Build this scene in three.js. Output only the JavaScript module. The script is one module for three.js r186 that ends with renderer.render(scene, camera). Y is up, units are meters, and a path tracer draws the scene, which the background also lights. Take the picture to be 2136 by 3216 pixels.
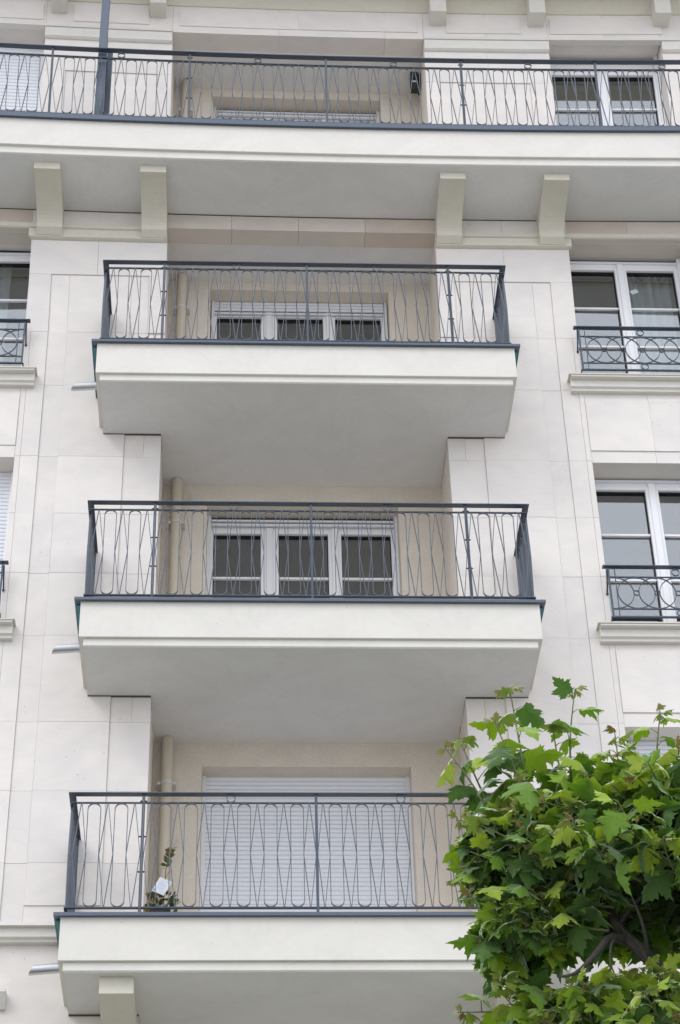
import * as THREE from 'three';
import { mergeGeometries, toCreasedNormals } from 'three/addons/utils/BufferGeometryUtils.js';
import { ImprovedNoise } from 'three/addons/math/ImprovedNoise.js';

// ---------------------------------------------------------------- camera, sky, sun, exposure
const scene = new THREE.Scene();
const W = 680, H = 1024;
const camera = new THREE.PerspectiveCamera(2 * Math.atan(1608 / 6631.36) * 180 / Math.PI, W / H, 0.1, 900);
camera.rotation.order = 'YXZ';
camera.position.set(-0.5858, -12.2405, 14.7475);
camera.rotation.set(0.65604, -0.05997, -0.02831);

function makeSky() {                                   // a closed, bright cloud deck, a little brighter overhead
  const w = 256, h = 128, d = new Float32Array(w * h * 4), pn = new ImprovedNoise();
  for (let j = 0; j < h; j++) for (let i = 0; i < w; i++) {
    const el = ((j + 0.5) / h - 0.5) * Math.PI, az = (i / w) * Math.PI * 2, s = Math.sin(el);
    let L = s > 0 ? 1.0 - 0.08 * s : 0.4;
    const cx = Math.cos(el) * Math.cos(az), cz = Math.cos(el) * Math.sin(az);
    L *= 1 + 0.16 * pn.noise(cx * 2.1, s * 3.3, cz * 2.1) + 0.08 * pn.noise(cx * 5.2 + 7, s * 8, cz * 5.2);
    const k = (j * w + i) * 4;
    d[k] = L * 0.94; d[k + 1] = L * 0.98; d[k + 2] = L * 1.075; d[k + 3] = 1;
  }
  const t = new THREE.DataTexture(d, w, h, THREE.RGBAFormat, THREE.FloatType);
  t.mapping = THREE.EquirectangularReflectionMapping; t.magFilter = THREE.LinearFilter; t.minFilter = THREE.LinearFilter;
  t.wrapS = THREE.RepeatWrapping; t.needsUpdate = true;
  return t;
}
const SKY = 1.52;
scene.background = makeSky();
scene.environment = scene.background;
scene.backgroundIntensity = SKY; scene.environmentIntensity = SKY;

const sun = new THREE.DirectionalLight(new THREE.Color(1.0, 0.975, 0.94), 0.75);
sun.position.set(-17, 20, 18); sun.target.position.set(0, -2, 0);
sun.castShadow = true; sun.shadow.radius = 40; sun.shadow.mapSize.set(2048, 2048);
Object.assign(sun.shadow.camera, { left: -14, right: 14, top: 18, bottom: -18, near: 1, far: 90 });
scene.add(sun, sun.target);

const renderer = new THREE.WebGLRenderer({ antialias: true });
renderer.setSize(W, H);
renderer.toneMapping = THREE.LinearToneMapping;
renderer.toneMappingExposure = 1.07;
renderer.shadowMap.enabled = true;

// ---------------------------------------------------------------- helpers
let seed = 20240611;
const rnd = () => { seed = (seed * 1664525 + 1013904223) >>> 0; return seed / 4294967296; };
const rr = (a, b) => a + (b - a) * rnd();
const noise = new ImprovedNoise();
const V = (x, y, z) => new THREE.Vector3(x, y, z);
const used = {};
function numbered(n) { const k = used[n] = (used[n] ?? -1) + 1; return k ? `${n}_${String(k).padStart(3, '0')}` : n; }
function tag(o, label, category, group, kind) {
  o.userData.label = label; o.userData.category = category;
  if (group) o.userData.group = group;
  if (kind) o.userData.kind = kind;
  return o;
}
function thing(name, label, category, base = [0, 0, 0], group, kind) {
  const g = new THREE.Group(); g.name = numbered(name); g.position.set(...base); scene.add(g);
  return tag(g, label, category, group, kind);
}
const worldBase = p => { const b = V(0, 0, 0); for (let o = p; o && o !== scene; o = o.parent) b.add(o.position); return b; };
function add(name, parent, geo, mat) {                  // geometry comes in world metres and is moved into the parent's frame
  const b = worldBase(parent); geo.translate(-b.x, -b.y, -b.z);
  const m = new THREE.Mesh(geo, mat); m.name = name; m.castShadow = m.receiveShadow = true; parent.add(m); return m;
}
const merge = list => mergeGeometries(list.map(g => { const n = g.index ? g.toNonIndexed() : g; for (const k of Object.keys(n.attributes)) if (!['position', 'normal', 'uv'].includes(k)) n.deleteAttribute(k); return n; }));

// the upper storeys bow slightly outwards at the ends and step out a little
const smooth01 = t => { t = Math.min(1, Math.max(0, t)); return t * t * (3 - 2 * t); };
function bowZ(x, y) { return 0.0055 * (x - 1.2) ** 2 * smooth01((y - 0.6) / 3.4); }
function bowX(x, y) { return x * (1 + 0.0064 * Math.max(0, y - 1)); }
function bow(g) {
  const p = g.attributes.position;
  for (let i = 0; i < p.count; i++) { const x = p.getX(i), y = p.getY(i), z = p.getZ(i); p.setXYZ(i, bowX(x, y), y, z + bowZ(x, y)); }
  g.computeVertexNormals(); return g;
}
class QB {                                             // quads with flat normals and uv in metres
  constructor(off) { this.p = []; this.u = []; this.off = off || [0, 0]; }
  quad(a, b, c, d, n = 1) {                            // a->b is cut into n pieces, d->c alongside
    for (let i = 0; i < n; i++) {
      const f = i / n, g = (i + 1) / n, L = (s, e, t) => [s[0] + (e[0] - s[0]) * t, s[1] + (e[1] - s[1]) * t, s[2] + (e[2] - s[2]) * t];
      const A = L(a, b, f), B = L(a, b, g), C = L(d, c, g), D = L(d, c, f);
      this.tri(A, B, C); this.tri(A, C, D);
    }
    return this;
  }
  tri(a, b, c) {
    const n = V(b[0] - a[0], b[1] - a[1], b[2] - a[2]).cross(V(c[0] - a[0], c[1] - a[1], c[2] - a[2]));
    const ax = Math.abs(n.x), ay = Math.abs(n.y), az = Math.abs(n.z);
    for (const v of [a, b, c]) {
      this.p.push(...v);
      const q = az >= ax && az >= ay ? [v[0], v[1]] : ax >= ay ? [v[2], v[1]] : [v[0], v[2]];
      this.u.push(q[0] + this.off[0], q[1] + this.off[1]);
    }
  }
  geo() {
    const g = new THREE.BufferGeometry();
    g.setAttribute('position', new THREE.Float32BufferAttribute(this.p, 3));
    g.setAttribute('uv', new THREE.Float32BufferAttribute(this.u, 2));
    g.computeVertexNormals(); return g;
  }
}
function block(x0, x1, y0, y1, z0, z1, b = 0, opt = {}) {   // box whose front edges are chamfered by b
  const q = new QB(opt.off), n = Math.max(1, opt.seg ?? Math.ceil((x1 - x0) / 0.6));
  const zf = z1 - b;
  q.quad([x0 + b, y0 + b, z1], [x1 - b, y0 + b, z1], [x1 - b, y1 - b, z1], [x0 + b, y1 - b, z1], n);
  if (b > 0) {
    q.quad([x0, y0, zf], [x1, y0, zf], [x1 - b, y0 + b, z1], [x0 + b, y0 + b, z1], n);
    q.quad([x0 + b, y1 - b, z1], [x1 - b, y1 - b, z1], [x1, y1, zf], [x0, y1, zf], n);
    q.quad([x0, y1, zf], [x0, y0, zf], [x0 + b, y0 + b, z1], [x0 + b, y1 - b, z1]);
    q.quad([x1, y0, zf], [x1, y1, zf], [x1 - b, y1 - b, z1], [x1 - b, y0 + b, z1]);
  }
  q.quad([x0, y0, z0], [x1, y0, z0], [x1, y0, zf], [x0, y0, zf], n);
  q.quad([x0, y1, zf], [x1, y1, zf], [x1, y1, z0], [x0, y1, z0], n);
  q.quad([x0, y0, z0], [x0, y0, zf], [x0, y1, zf], [x0, y1, z0]);
  q.quad([x1, y0, zf], [x1, y0, z0], [x1, y1, z0], [x1, y1, zf]);
  q.quad([x1, y0, z0], [x0, y0, z0], [x0, y1, z0], [x1, y1, z0], n);
  return q.geo();
}
function prof(pts, x0, x1, opt = {}) {                  // outline of [z, y] points (counter-clockwise seen from +x) run along x
  const q = new QB(opt.off), n = Math.max(1, Math.ceil((x1 - x0) / 0.6));
  if (THREE.ShapeUtils.area(pts.map(p => new THREE.Vector2(-p[0], p[1]))) < 0) pts = [...pts].reverse();
  const c = pts.map(p => new THREE.Vector2(p[0], p[1]));
  for (let i = 0; i < pts.length; i++) {
    const a = pts[i], b = pts[(i + 1) % pts.length];
    q.quad([x0, b[1], b[0]], [x1, b[1], b[0]], [x1, a[1], a[0]], [x0, a[1], a[0]], n);
  }
  for (const f of THREE.ShapeUtils.triangulateShape(c, [])) {
    const t = f.map(i => pts[i]);
    const ar = (t[1][0] - t[0][0]) * (t[2][1] - t[0][1]) - (t[2][0] - t[0][0]) * (t[1][1] - t[0][1]);
    const o = ar > 0 ? [0, 2, 1] : [0, 1, 2];
    q.tri(...o.map(i => [x1, t[i][1], t[i][0]]));
    q.tri(...[...o].reverse().map(i => [x0, t[i][1], t[i][0]]));
  }
  return q.geo();
}
function ribbon(pts, w, d, closed, z, flat = false) {    // flat bar bent in the xy plane: w wide in that plane, d deep in z
  const n = pts.length, L = [], R = [];
  for (let i = 0; i < n; i++) {
    const p = pts[i], a = closed || i > 0 ? pts[(i - 1 + n) % n] : p, b = closed || i < n - 1 ? pts[(i + 1) % n] : p;
    let t1 = [p[0] - a[0], p[1] - a[1]], t2 = [b[0] - p[0], b[1] - p[1]];
    const l1 = Math.hypot(...t1) || 1, l2 = Math.hypot(...t2) || 1;
    if (a === p) t1 = t2.map(v => v / l2); else t1 = t1.map(v => v / l1);
    if (b === p) t2 = t1; else t2 = t2.map(v => v / l2);
    let nx = -(t1[1] + t2[1]), ny = t1[0] + t2[0]; const ln = Math.hypot(nx, ny) || 1; nx /= ln; ny /= ln;
    const k = (w / 2) / Math.max(0.35, nx * -t1[1] + ny * t1[0]);
    L.push([p[0] + nx * k, p[1] + ny * k]); R.push([p[0] - nx * k, p[1] - ny * k]);
  }
  const q = new QB(), zf = z + d / 2, zb = z - d / 2, m = closed ? n : n - 1;
  for (let i = 0; i < m; i++) {
    const j = (i + 1) % n;
    q.quad([...R[i], zf], [...R[j], zf], [...L[j], zf], [...L[i], zf]);
    q.quad([...L[i], zb], [...L[j], zb], [...R[j], zb], [...R[i], zb]);
    q.quad([...L[i], zf], [...L[j], zf], [...L[j], zb], [...L[i], zb]);
    q.quad([...R[i], zb], [...R[j], zb], [...R[j], zf], [...R[i], zf]);
  }
  if (!closed) {
    q.quad([...R[0], zb], [...R[0], zf], [...L[0], zf], [...L[0], zb]);
    const e = n - 1; q.quad([...R[e], zf], [...R[e], zb], [...L[e], zb], [...L[e], zf]);
  }
  return q.geo();
}
function tube(points, r0, r1, sides = 7, steps = 8) {
  const c = new THREE.CatmullRomCurve3(points), fr = c.computeFrenetFrames(steps), P = [], I = [], U = [];
  for (let i = 0; i <= steps; i++) {
    const t = i / steps, p = c.getPointAt(t), r = r0 + (r1 - r0) * t;
    for (let k = 0; k <= sides; k++) {
      const a = k / sides * Math.PI * 2, x = Math.cos(a) * r, y = Math.sin(a) * r;
      P.push(p.x + fr.normals[i].x * x + fr.binormals[i].x * y, p.y + fr.normals[i].y * x + fr.binormals[i].y * y, p.z + fr.normals[i].z * x + fr.binormals[i].z * y);
      U.push(k / sides, t * 3);
      if (i < steps && k < sides) { const a0 = i * (sides + 1) + k, b0 = a0 + sides + 1; I.push(a0, b0, a0 + 1, a0 + 1, b0, b0 + 1); }
    }
  }
  const g = new THREE.BufferGeometry();
  g.setAttribute('position', new THREE.Float32BufferAttribute(P, 3)); g.setAttribute('uv', new THREE.Float32BufferAttribute(U, 2));
  g.setIndex(I); g.computeVertexNormals(); return g.toNonIndexed();
}

// ---------------------------------------------------------------- materials
function tex(size, metres, fn, srgb = true) {            // fn(x, y in metres-periodic cells) -> [r,g,b] 0..1
  const d = new Uint8Array(size * size * 4);
  for (let j = 0; j < size; j++) for (let i = 0; i < size; i++) {
    const c = fn(i / size, j / size), k = (j * size + i) * 4;
    for (let q = 0; q < 3; q++) d[k + q] = Math.max(0, Math.min(255, c[q] * 255)); d[k + 3] = 255;
  }
  const t = new THREE.DataTexture(d, size, size); t.wrapS = t.wrapT = THREE.RepeatWrapping;
  t.magFilter = THREE.LinearFilter; t.minFilter = THREE.LinearMipmapLinearFilter; t.generateMipmaps = true;
  if (srgb) t.colorSpace = THREE.SRGBColorSpace;
  t.repeat.set(1 / metres, 1 / metres); t.needsUpdate = true; return t;
}
function pnoise(u, v, f, o) {                            // periodic noise
  const a = u * Math.PI * 2, b = v * Math.PI * 2, R = f / (Math.PI * 2);
  return noise.noise(Math.cos(a) * R + o, Math.sin(a) * R + Math.cos(b) * R * 1.3 + o * 2.1, Math.sin(b) * R * 1.3 - o);
}
const hsh = (i, j) => { const s = Math.sin(i * 127.1 + j * 311.7) * 43758.5453; return s - Math.floor(s); };
const pits = []; for (let i = 0; i < 34; i++) pits.push([rnd(), rnd(), rr(0.0012, 0.0030), rr(0.25, 0.6), rr(0.6, 2)]);
const stoneFn = (u, v) => {
  const big = pnoise(u, v, 5, 3.1), mid = pnoise(u, v, 14, 8.7), str = pnoise(u, v * 3.0, 22, 5.5), fine = hsh(Math.floor(u * 1024), Math.floor(v * 1024)) - 0.5;
  let k = 1 + 0.022 * big + 0.02 * mid + 0.010 * str + 0.03 * fine;
  for (const p of pits) { const dx = (u - p[0]) * p[4], dy = v - p[1]; const r = Math.hypot(dx, dy); if (r < p[2]) k *= 1 - p[3] * (1 - r / p[2]); }
  const w = 0.004 * (big + mid);
  return [0.985 * k + w, 0.975 * k, 0.965 * k - w];
};
const stoneTex = tex(1024, 2.1, stoneFn);
const stoneBump = tex(1024, 2.1, (u, v) => { const k = stoneFn(u, v)[1] * 0.5; return [k, k, k]; }, false);
const M = {};
const S = o => new THREE.MeshStandardMaterial(o);
const col = (r, g, b) => new THREE.Color().setRGB(r, g, b);
M.stone = [[0.775, 0.744, 0.717], [0.756, 0.727, 0.705], [0.787, 0.755, 0.726], [0.768, 0.736, 0.708]].map(c => S({ color: col(...c), map: stoneTex, bumpMap: stoneBump, bumpScale: 0.0016, roughness: 0.86 }));
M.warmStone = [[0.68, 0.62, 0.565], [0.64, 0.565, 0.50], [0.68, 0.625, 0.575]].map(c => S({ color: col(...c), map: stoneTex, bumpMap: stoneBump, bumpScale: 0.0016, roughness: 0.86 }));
M.mortar = S({ color: col(0.78, 0.75, 0.72), map: stoneTex, roughness: 0.95 });
const paintFn = (u, v) => { let k = 1 + 0.02 * pnoise(u, v, 6, 2.2) + 0.014 * pnoise(u, v, 30, 4.4) + 0.012 * (hsh(Math.floor(u * 700), Math.floor(v * 700)) - 0.5) - 0.03 * Math.max(0, pnoise(u, v * 0.25, 26, 7.7)) * Math.max(0, pnoise(u, v, 5, 1.9) + 0.2); for (const p of pits) if (p[3] > 0.42 && Math.hypot(u - p[1], v - p[0]) < p[2] * 0.8) k *= 0.8; return [0.99 * k, 0.985 * k, 0.975 * k]; };
const paintTex = tex(512, 1.7, paintFn);
const paintBump = tex(512, 0.9, (u, v) => { const k = 0.5 + 0.3 * pnoise(u, v, 9, 1.2) + 0.16 * pnoise(u, v, 40, 9.2); return [k, k, k]; }, false);
M.cream = S({ color: col(0.715, 0.695, 0.65), map: paintTex, bumpMap: paintBump, bumpScale: 0.0012, roughness: 0.7 });
M.moulding = S({ color: col(0.66, 0.63, 0.545), map: paintTex, roughness: 0.75 });
M.soffit = S({ color: col(0.74, 0.735, 0.735), map: paintTex, bumpMap: paintBump, bumpScale: 0.001, roughness: 0.9 });
const renderTexture = tex(1024, 0.9, (u, v) => { const g = hsh(Math.floor(u * 512), Math.floor(v * 512)) - 0.5, g2 = pnoise(u, v, 90, 3.3); const k = 0.95 + 0.08 * g + 0.06 * g2 + 0.03 * pnoise(u, v, 4, 6.1); return [k, k * 0.985, k * 0.965]; });
const renderBump = tex(1024, 0.9, (u, v) => { const k = 0.5 + 0.35 * pnoise(u, v, 110, 3.3) + 0.25 * (hsh(Math.floor(u * 512), Math.floor(v * 512)) - 0.5); return [k, k, k]; }, false);
M.plaster = S({ color: col(0.78, 0.73, 0.655), map: renderTexture, bumpMap: renderBump, bumpScale: 0.003, roughness: 0.95 });
M.reveal = S({ color: col(0.72, 0.66, 0.60), map: paintTex, roughness: 0.9 });
M.pipe = S({ color: col(0.60, 0.55, 0.45), map: paintTex, roughness: 0.42 });
const brushed = tex(256, 0.35, (u, v) => { const k = 0.95 + 0.06 * pnoise(u, v, 18, 3.9) + 0.05 * (hsh(Math.floor(u * 256), Math.floor(v * 256)) - 0.5); return [k, k, k]; });
M.iron = new THREE.MeshPhysicalMaterial({ color: col(0.034, 0.045, 0.064), map: brushed, roughness: 0.36, ior: 1.75, specularColor: col(0.78, 0.88, 1.0) });
M.rod = new THREE.MeshPhysicalMaterial({ color: col(0.058, 0.068, 0.086), roughness: 0.4, ior: 1.75, specularColor: col(0.85, 0.92, 1.0) });
M.ironDark = S({ color: col(0.022, 0.024, 0.03), roughness: 0.5 });
M.zinc = new THREE.MeshPhysicalMaterial({ color: col(0.075, 0.094, 0.13), map: brushed, roughness: 0.42, ior: 1.75, specularColor: col(0.78, 0.88, 1.0) });
M.teal = S({ color: col(0.05, 0.23, 0.24), roughness: 0.7 });
M.pvc = S({ color: col(0.80, 0.80, 0.81), roughness: 0.35 });
M.pvcGap = S({ color: col(0.03, 0.03, 0.033), roughness: 0.6 });
M.slat = S({ color: col(0.75, 0.765, 0.805), roughness: 0.42 });
M.seal = S({ color: col(0.02, 0.02, 0.022), roughness: 0.7 });
M.glass = new THREE.MeshPhysicalMaterial({ color: col(0.80, 0.84, 0.86), transmission: 1, thickness: 0, roughness: 0.0, ior: 2.45, specularIntensity: 1 });
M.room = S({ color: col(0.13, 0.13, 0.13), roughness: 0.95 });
M.curtain = new THREE.MeshPhysicalMaterial({ color: col(0.58, 0.63, 0.60), roughness: 0.95, transmission: 0.25, thickness: 0, side: THREE.DoubleSide });
M.steel = S({ color: col(0.62, 0.63, 0.645), map: brushed, roughness: 0.42, metalness: 1 });
M.steelInside = S({ color: col(0.10, 0.10, 0.10), roughness: 0.8 });
M.jointShadow = S({ color: col(0.10, 0.085, 0.07), roughness: 0.9 });  // dark colour standing in for the shade where soffit meets wall
M.tile = S({ color: col(0.66, 0.63, 0.58), map: paintTex, roughness: 0.6 });
M.black = S({ color: col(0.018, 0.02, 0.024), roughness: 0.45 });
M.lens = S({ color: col(0.55, 0.56, 0.58), roughness: 0.25 });
M.plate = S({ color: col(0.62, 0.60, 0.57), roughness: 0.5 });

// ---------------------------------------------------------------- ground
{
  const gt = tex(512, 6, (u, v) => { const k = 0.9 + 0.10 * pnoise(u, v, 8, 1.4) + 0.10 * (hsh(Math.floor(u * 512), Math.floor(v * 512)) - 0.5); return [k, k, k]; });
  const g = new THREE.PlaneGeometry(800, 800); g.rotateX(-Math.PI / 2);
  const uv = g.attributes.uv; for (let i = 0; i < uv.count; i++) uv.setXY(i, uv.getX(i) * 800, uv.getY(i) * 800);
  const m = new THREE.Mesh(g, S({ color: col(0.52, 0.51, 0.49), map: gt, roughness: 0.95 }));
  m.name = 'ground'; m.position.y = -13.84; m.receiveShadow = true; scene.add(m); m.userData.kind = 'structure';
  const l = new THREE.Mesh(block(-40, 40, -13.84, -13.80, 0.0, 8.6, 0, { seg: 1 }), S({ color: col(0.06, 0.085, 0.035), map: gt, roughness: 1 }));  // unseen dark strip, added to cut bounce light under the lowest balcony
  l.name = 'added_dark_lawn'; l.receiveShadow = true; scene.add(l); l.userData.kind = 'structure';
}

// ---------------------------------------------------------------- the stone wall
const FL = [0, -2.8, -5.6];                             // soffit heights of the three balconies
const wall = thing('facade_wall', 'pale limestone front wall of the apartment block behind all the balconies', 'wall', [0, -13.84, 0], null, 'structure');
const cores = [];
const core = (x0, x1, y0, y1, z0 = -0.30, z1 = -0.022, e = 0.004) => {
  const cut = [y0 + e, ...[0.6, 1.1, 1.6, 2.1, 2.6, 3.1, 3.6, 4.1].filter(v => v > y0 + 0.1 && v < y1 - 0.1), y1 - e];
  for (let i = 0; i < cut.length - 1; i++) cores.push(bow(block(x0 + e, x1 - e, cut[i], cut[i + 1], z0, z1, 0)));
};
let stoneCount = 0;
function stone(x0, x1, y0, y1, z = 0, o = {}) {
  const g = o.g ?? rr(0.0005, 0.0012), b = o.b ?? 0.0008, jz = rr(-0.0012, 0.0012);
  const geo = block(x0 + g, x1 - g, y0 + g, y1 - g, o.back ?? -0.05, z + jz, b, { off: [rr(0, 9), rr(0, 9)] });
  const mats = o.mats ?? M.stone;
  add('stone', wall, bow(geo), mats[Math.floor(rnd() * mats.length)]); stoneCount++;
}
const REC = -0.012;
for (const s of [-1, 1]) {
  const st = (a, b, y0, y1, z, o) => s > 0 ? stone(a, b, y0, y1, z, o) : stone(-b, -a, y0, y1, z, o);
  const co = (a, b, y0, y1, z0, z1) => s > 0 ? core(a, b, y0, y1, z0, z1) : core(-b, -a, y0, y1, z0, z1);
  co(1.30, 2.60, -13.84, 6.6);
  co(3.78, 7.5, -13.84, 6.6);
  // pier beside the balconies: plain jamb stones, a narrow channel, a raised middle strip, a set-back edge
  const ys = [1.235, 0.585, -0.26, -0.905, -1.55, -2.197, -3.045, -3.69, -4.335];
  for (let i = 0; i < ys.length - 1; i++) {
    const y1 = ys[i], y0 = ys[i + 1];
    const cuts = [[y0, y1]]; if (y1 > 0 && y0 < 0) cuts.splice(0, 1, [0, y1], [y0, 0]); if (y1 > -2.8 && y0 < -2.8) cuts.splice(0, 1, [-2.8, y1], [y0, -2.8]);
    for (const [a, b] of cuts) {
      if (b === 0 || b === -2.8) { st(1.30, 1.455, a, b, REC); st(1.455, 1.63, a, b, REC); } else st(1.30, 1.63, a, b, REC);
    }
    st(1.63, 2.215, y0, y1, 0); st(2.215, 2.39, y0, y1, REC); st(2.39, 2.55, y0, y1, 0); st(2.55, 2.60, y0, y1, 0.001, { g: 0.0012 });
  }
  st(1.30, 1.63, -4.92, -4.335, REC); st(1.63, 2.215, -4.70, -4.335, 0); st(1.63, 2.215, -4.92, -4.70, REC); st(2.215, 2.39, -4.92, -4.335, REC); st(2.39, 2.60, -4.92, -4.335, 0);
  st(1.30, 1.46, 1.235, 1.965, 0); st(1.46, 1.63, 1.235, 1.965, REC); st(1.63, 2.215, 1.235, 1.50, 0); st(1.63, 2.215, 1.50, 1.965, REC, { g: 0.001 });
  st(2.215, 2.39, 1.235, 1.965, REC); st(2.39, 2.60, 1.235, 1.965, 0);
  st(1.30, 1.955, 1.965, 2.42, 0); st(1.955, 2.60, 1.965, 2.42, 0);
  for (const [y0, y1] of [[-6.3, -5.02], [-6.7, -6.3], [-7.55, -6.7], [-8.4, -7.55]]) st(1.30, 2.60, y0, y1, REC);
  // frieze behind the brackets
  st(1.30, 1.955, 2.585, 2.795, 0); st(1.955, 2.60, 2.585, 2.795, 0);
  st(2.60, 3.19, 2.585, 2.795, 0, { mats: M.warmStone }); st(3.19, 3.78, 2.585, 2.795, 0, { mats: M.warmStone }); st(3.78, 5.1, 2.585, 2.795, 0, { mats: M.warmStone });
  // window bays
  co(2.60, 3.78, 2.53, 3.20); co(2.60, 3.78, -0.28, 0.60); co(2.60, 3.78, -3.08, -2.20); co(2.60, 3.78, -13.84, -5.0); co(2.60, 3.78, 5.53, 6.6);
  for (const f of [0, -2.8]) {
    for (const [a, b] of [[2.60, 3.19], [3.19, 3.78]]) { st(a, b, f - 0.28, f - 0.145, 0, { back: -0.20 }); st(a, b, f + 0.455, f + 0.60, 0); st(a, b, f - 0.145, f + 0.455, 0.010); }
  }
  for (const y of [2.42, 1.5, 0.585, -0.26, -0.905, -1.55, -2.197, -3.045, -3.69, -4.335, -5.2]) st(3.78, 4.55, y - 0.8 < -5.2 ? -5.9 : [1.5, 0.585, -0.26, -0.905, -1.55, -2.197, -3.045, -3.69, -4.335, -5.2].find(v => v < y) ?? -5.9, y, 0);
  st(2.60, 3.78, -5.85, -5.05, REC);
  // terrace storey
  st(1.30, 1.44, 3.20, 4.85, 0); st(2.375, 2.60, 3.20, 4.85, 0); st(1.30, 1.955, 4.85, 5.335, 0); st(1.955, 2.60, 4.85, 5.335, 0);
  st(1.44, 1.91, 4.15, 4.85, REC); st(1.91, 2.375, 4.15, 4.85, REC); st(1.44, 1.91, 3.20, 4.15, REC); st(1.91, 2.375, 3.20, 4.15, REC);
  st(3.78, 5.0, 3.20, 5.335, 0);
  // attic band with raised panels
  st(1.30, 1.955, 5.53, 5.955, 0); st(1.955, 2.60, 5.53, 5.955, 0); st(2.60, 3.19, 5.53, 5.955, 0, { back: -0.06 }); st(3.19, 3.78, 5.53, 5.955, 0, { back: -0.06 }); st(3.78, 5, 5.53, 5.955, 0);
  st(1.545, 2.32, 5.63, 5.885, 0.012, { g: 0 }); st(2.63, 3.80, 5.63, 5.885, 0.012, { g: 0 });
  // underside of the lintels over the side windows
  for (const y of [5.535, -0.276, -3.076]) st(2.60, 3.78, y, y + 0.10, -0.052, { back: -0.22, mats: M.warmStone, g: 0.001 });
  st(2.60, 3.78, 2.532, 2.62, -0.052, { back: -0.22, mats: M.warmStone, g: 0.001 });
}
// wall over the loggias
core(-1.30, 1.30, 5.62, 6.6); core(-1.30, 1.30, 2.70, 3.2, -0.30, -0.03);
for (const [a, b] of [[-1.30, -0.2], [-0.2, 0.9], [0.9, 1.30]]) stone(a, b, 5.53, 5.955, 0, { back: -0.24 });
stone(-1.23, 0.0, 5.63, 5.885, 0.012, { g: 0 }); stone(0.0, 1.24, 5.63, 5.885, 0.012, { g: 0.0008 });
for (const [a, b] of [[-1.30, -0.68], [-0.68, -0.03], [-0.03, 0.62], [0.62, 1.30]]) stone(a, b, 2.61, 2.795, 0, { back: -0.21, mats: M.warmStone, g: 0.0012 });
add('wall_core', wall, merge(cores), M.mortar);
for (const s of [-1, 1]) {                               // jamb faces of the piers, towards loggias and windows
  const fx = (a, b, y0, y1, z0, z1, m) => add('jamb', wall, bow(block(s > 0 ? a : -b, s > 0 ? b : -a, y0, y1, z0, z1, 0)), m);
  for (const [y0, y1] of [[3.22, 5.60], [0.43, 2.66], [-2.37, -0.002], [-5.17, -2.802], [-8.1, -5.602]]) fx(1.3012, 1.42, y0, y1, -0.742, -0.052, M.reveal);
  for (const [y0, y1] of [[3.22, 5.53], [0.60, 2.53], [-2.2, -0.28], [-5.0, -3.08]]) { fx(2.45, 2.5975, y0, y1, -0.30, -0.052, M.stone[0]); fx(3.7825, 3.93, y0, y1, -0.30, -0.052, M.stone[0]); }
}

// mouldings that run along the wall
const belt = thing('cornice_moulding', 'cream moulding with flat capitals running along the wall just under the terrace', 'moulding', [0, 2.42, 0], null, 'structure');
for (const s of [-1, 1]) {
  const m = (n, pts, a, b, mat) => add(n, belt, bow(prof(pts, s > 0 ? a : -b, s > 0 ? b : -a)), mat);
  m('strip', [[-0.02, 2.585], [0.045, 2.585], [0.045, 2.535], [0.03, 2.525], [-0.02, 2.525]], 1.31, 5.0, M.moulding);
  m('capital', [[-0.02, 2.523], [0.045, 2.51], [0.045, 2.412], [0.02, 2.404], [-0.02, 2.404]], 1.302, 2.625, M.moulding);
  m('lintel_strip', [[-0.02, 2.523], [0.0, 2.523], [0.0, 2.535], [-0.02, 2.535]], 2.63, 5.0, M.moulding);
}
const top = thing('terrace_moulding', 'cream band and flat capitals above the terrace windows and piers', 'moulding', [0, 5.33, 0], null, 'structure');
for (const s of [-1, 1]) {
  const m = (n, pts, a, b, mat) => add(n, top, bow(prof(pts, s > 0 ? a : -b, s > 0 ? b : -a)), mat);
  m('string_course', [[-0.02, 5.53], [0.045, 5.525], [0.055, 5.515], [0.055, 5.48], [-0.02, 5.478]], 1.302, 5.0, M.cream);
  m('capital', [[-0.02, 5.476], [0.042, 5.476], [0.042, 5.345], [0.02, 5.33], [-0.02, 5.33]], 1.302, 2.60, M.cream);
  m('capital', [[-0.02, 5.476], [0.042, 5.476], [0.042, 5.345], [0.02, 5.33], [-0.02, 5.33]], 3.78, 5.0, M.cream);
}
const roof = thing('roof_cornice', 'cream overhanging cornice on square blocks along the top edge of the photo', 'cornice', [0, 5.95, 0], null, 'structure');
{
  const cav = [[-0.05, 5.955]]; for (let i = 0; i <= 8; i++) { const a = i / 8 * Math.PI / 2; cav.push([0.012 + 0.12 * (1 - Math.cos(a)), 5.955 + 0.12 * Math.sin(a)]); }
  cav.push([0.15, 6.075], [0.15, 6.11], [0.21, 6.115], [0.21, 6.15], [0.30, 6.16], [0.30, 6.20], [0.85, 6.21], [0.85, 6.42], [-0.05, 6.45]);
  add('eaves', roof, bow(prof(cav, -5, 5)), M.moulding);
  for (const x of [-2.47, -1.45, 1.45, 2.485, 3.80]) add('block', roof, bow(merge([prof([[-0.02, 5.75], [0.205, 5.75], [0.205, 6.02], [0.19, 6.04], [0.19, 6.2], [-0.02, 6.2]], x - 0.082, x + 0.082)])), M.cream);
}
const band = thing('string_course', 'cream string course on the wall behind the lowest balcony', 'moulding', [0, -4.98, 0], null, 'structure');
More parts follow.
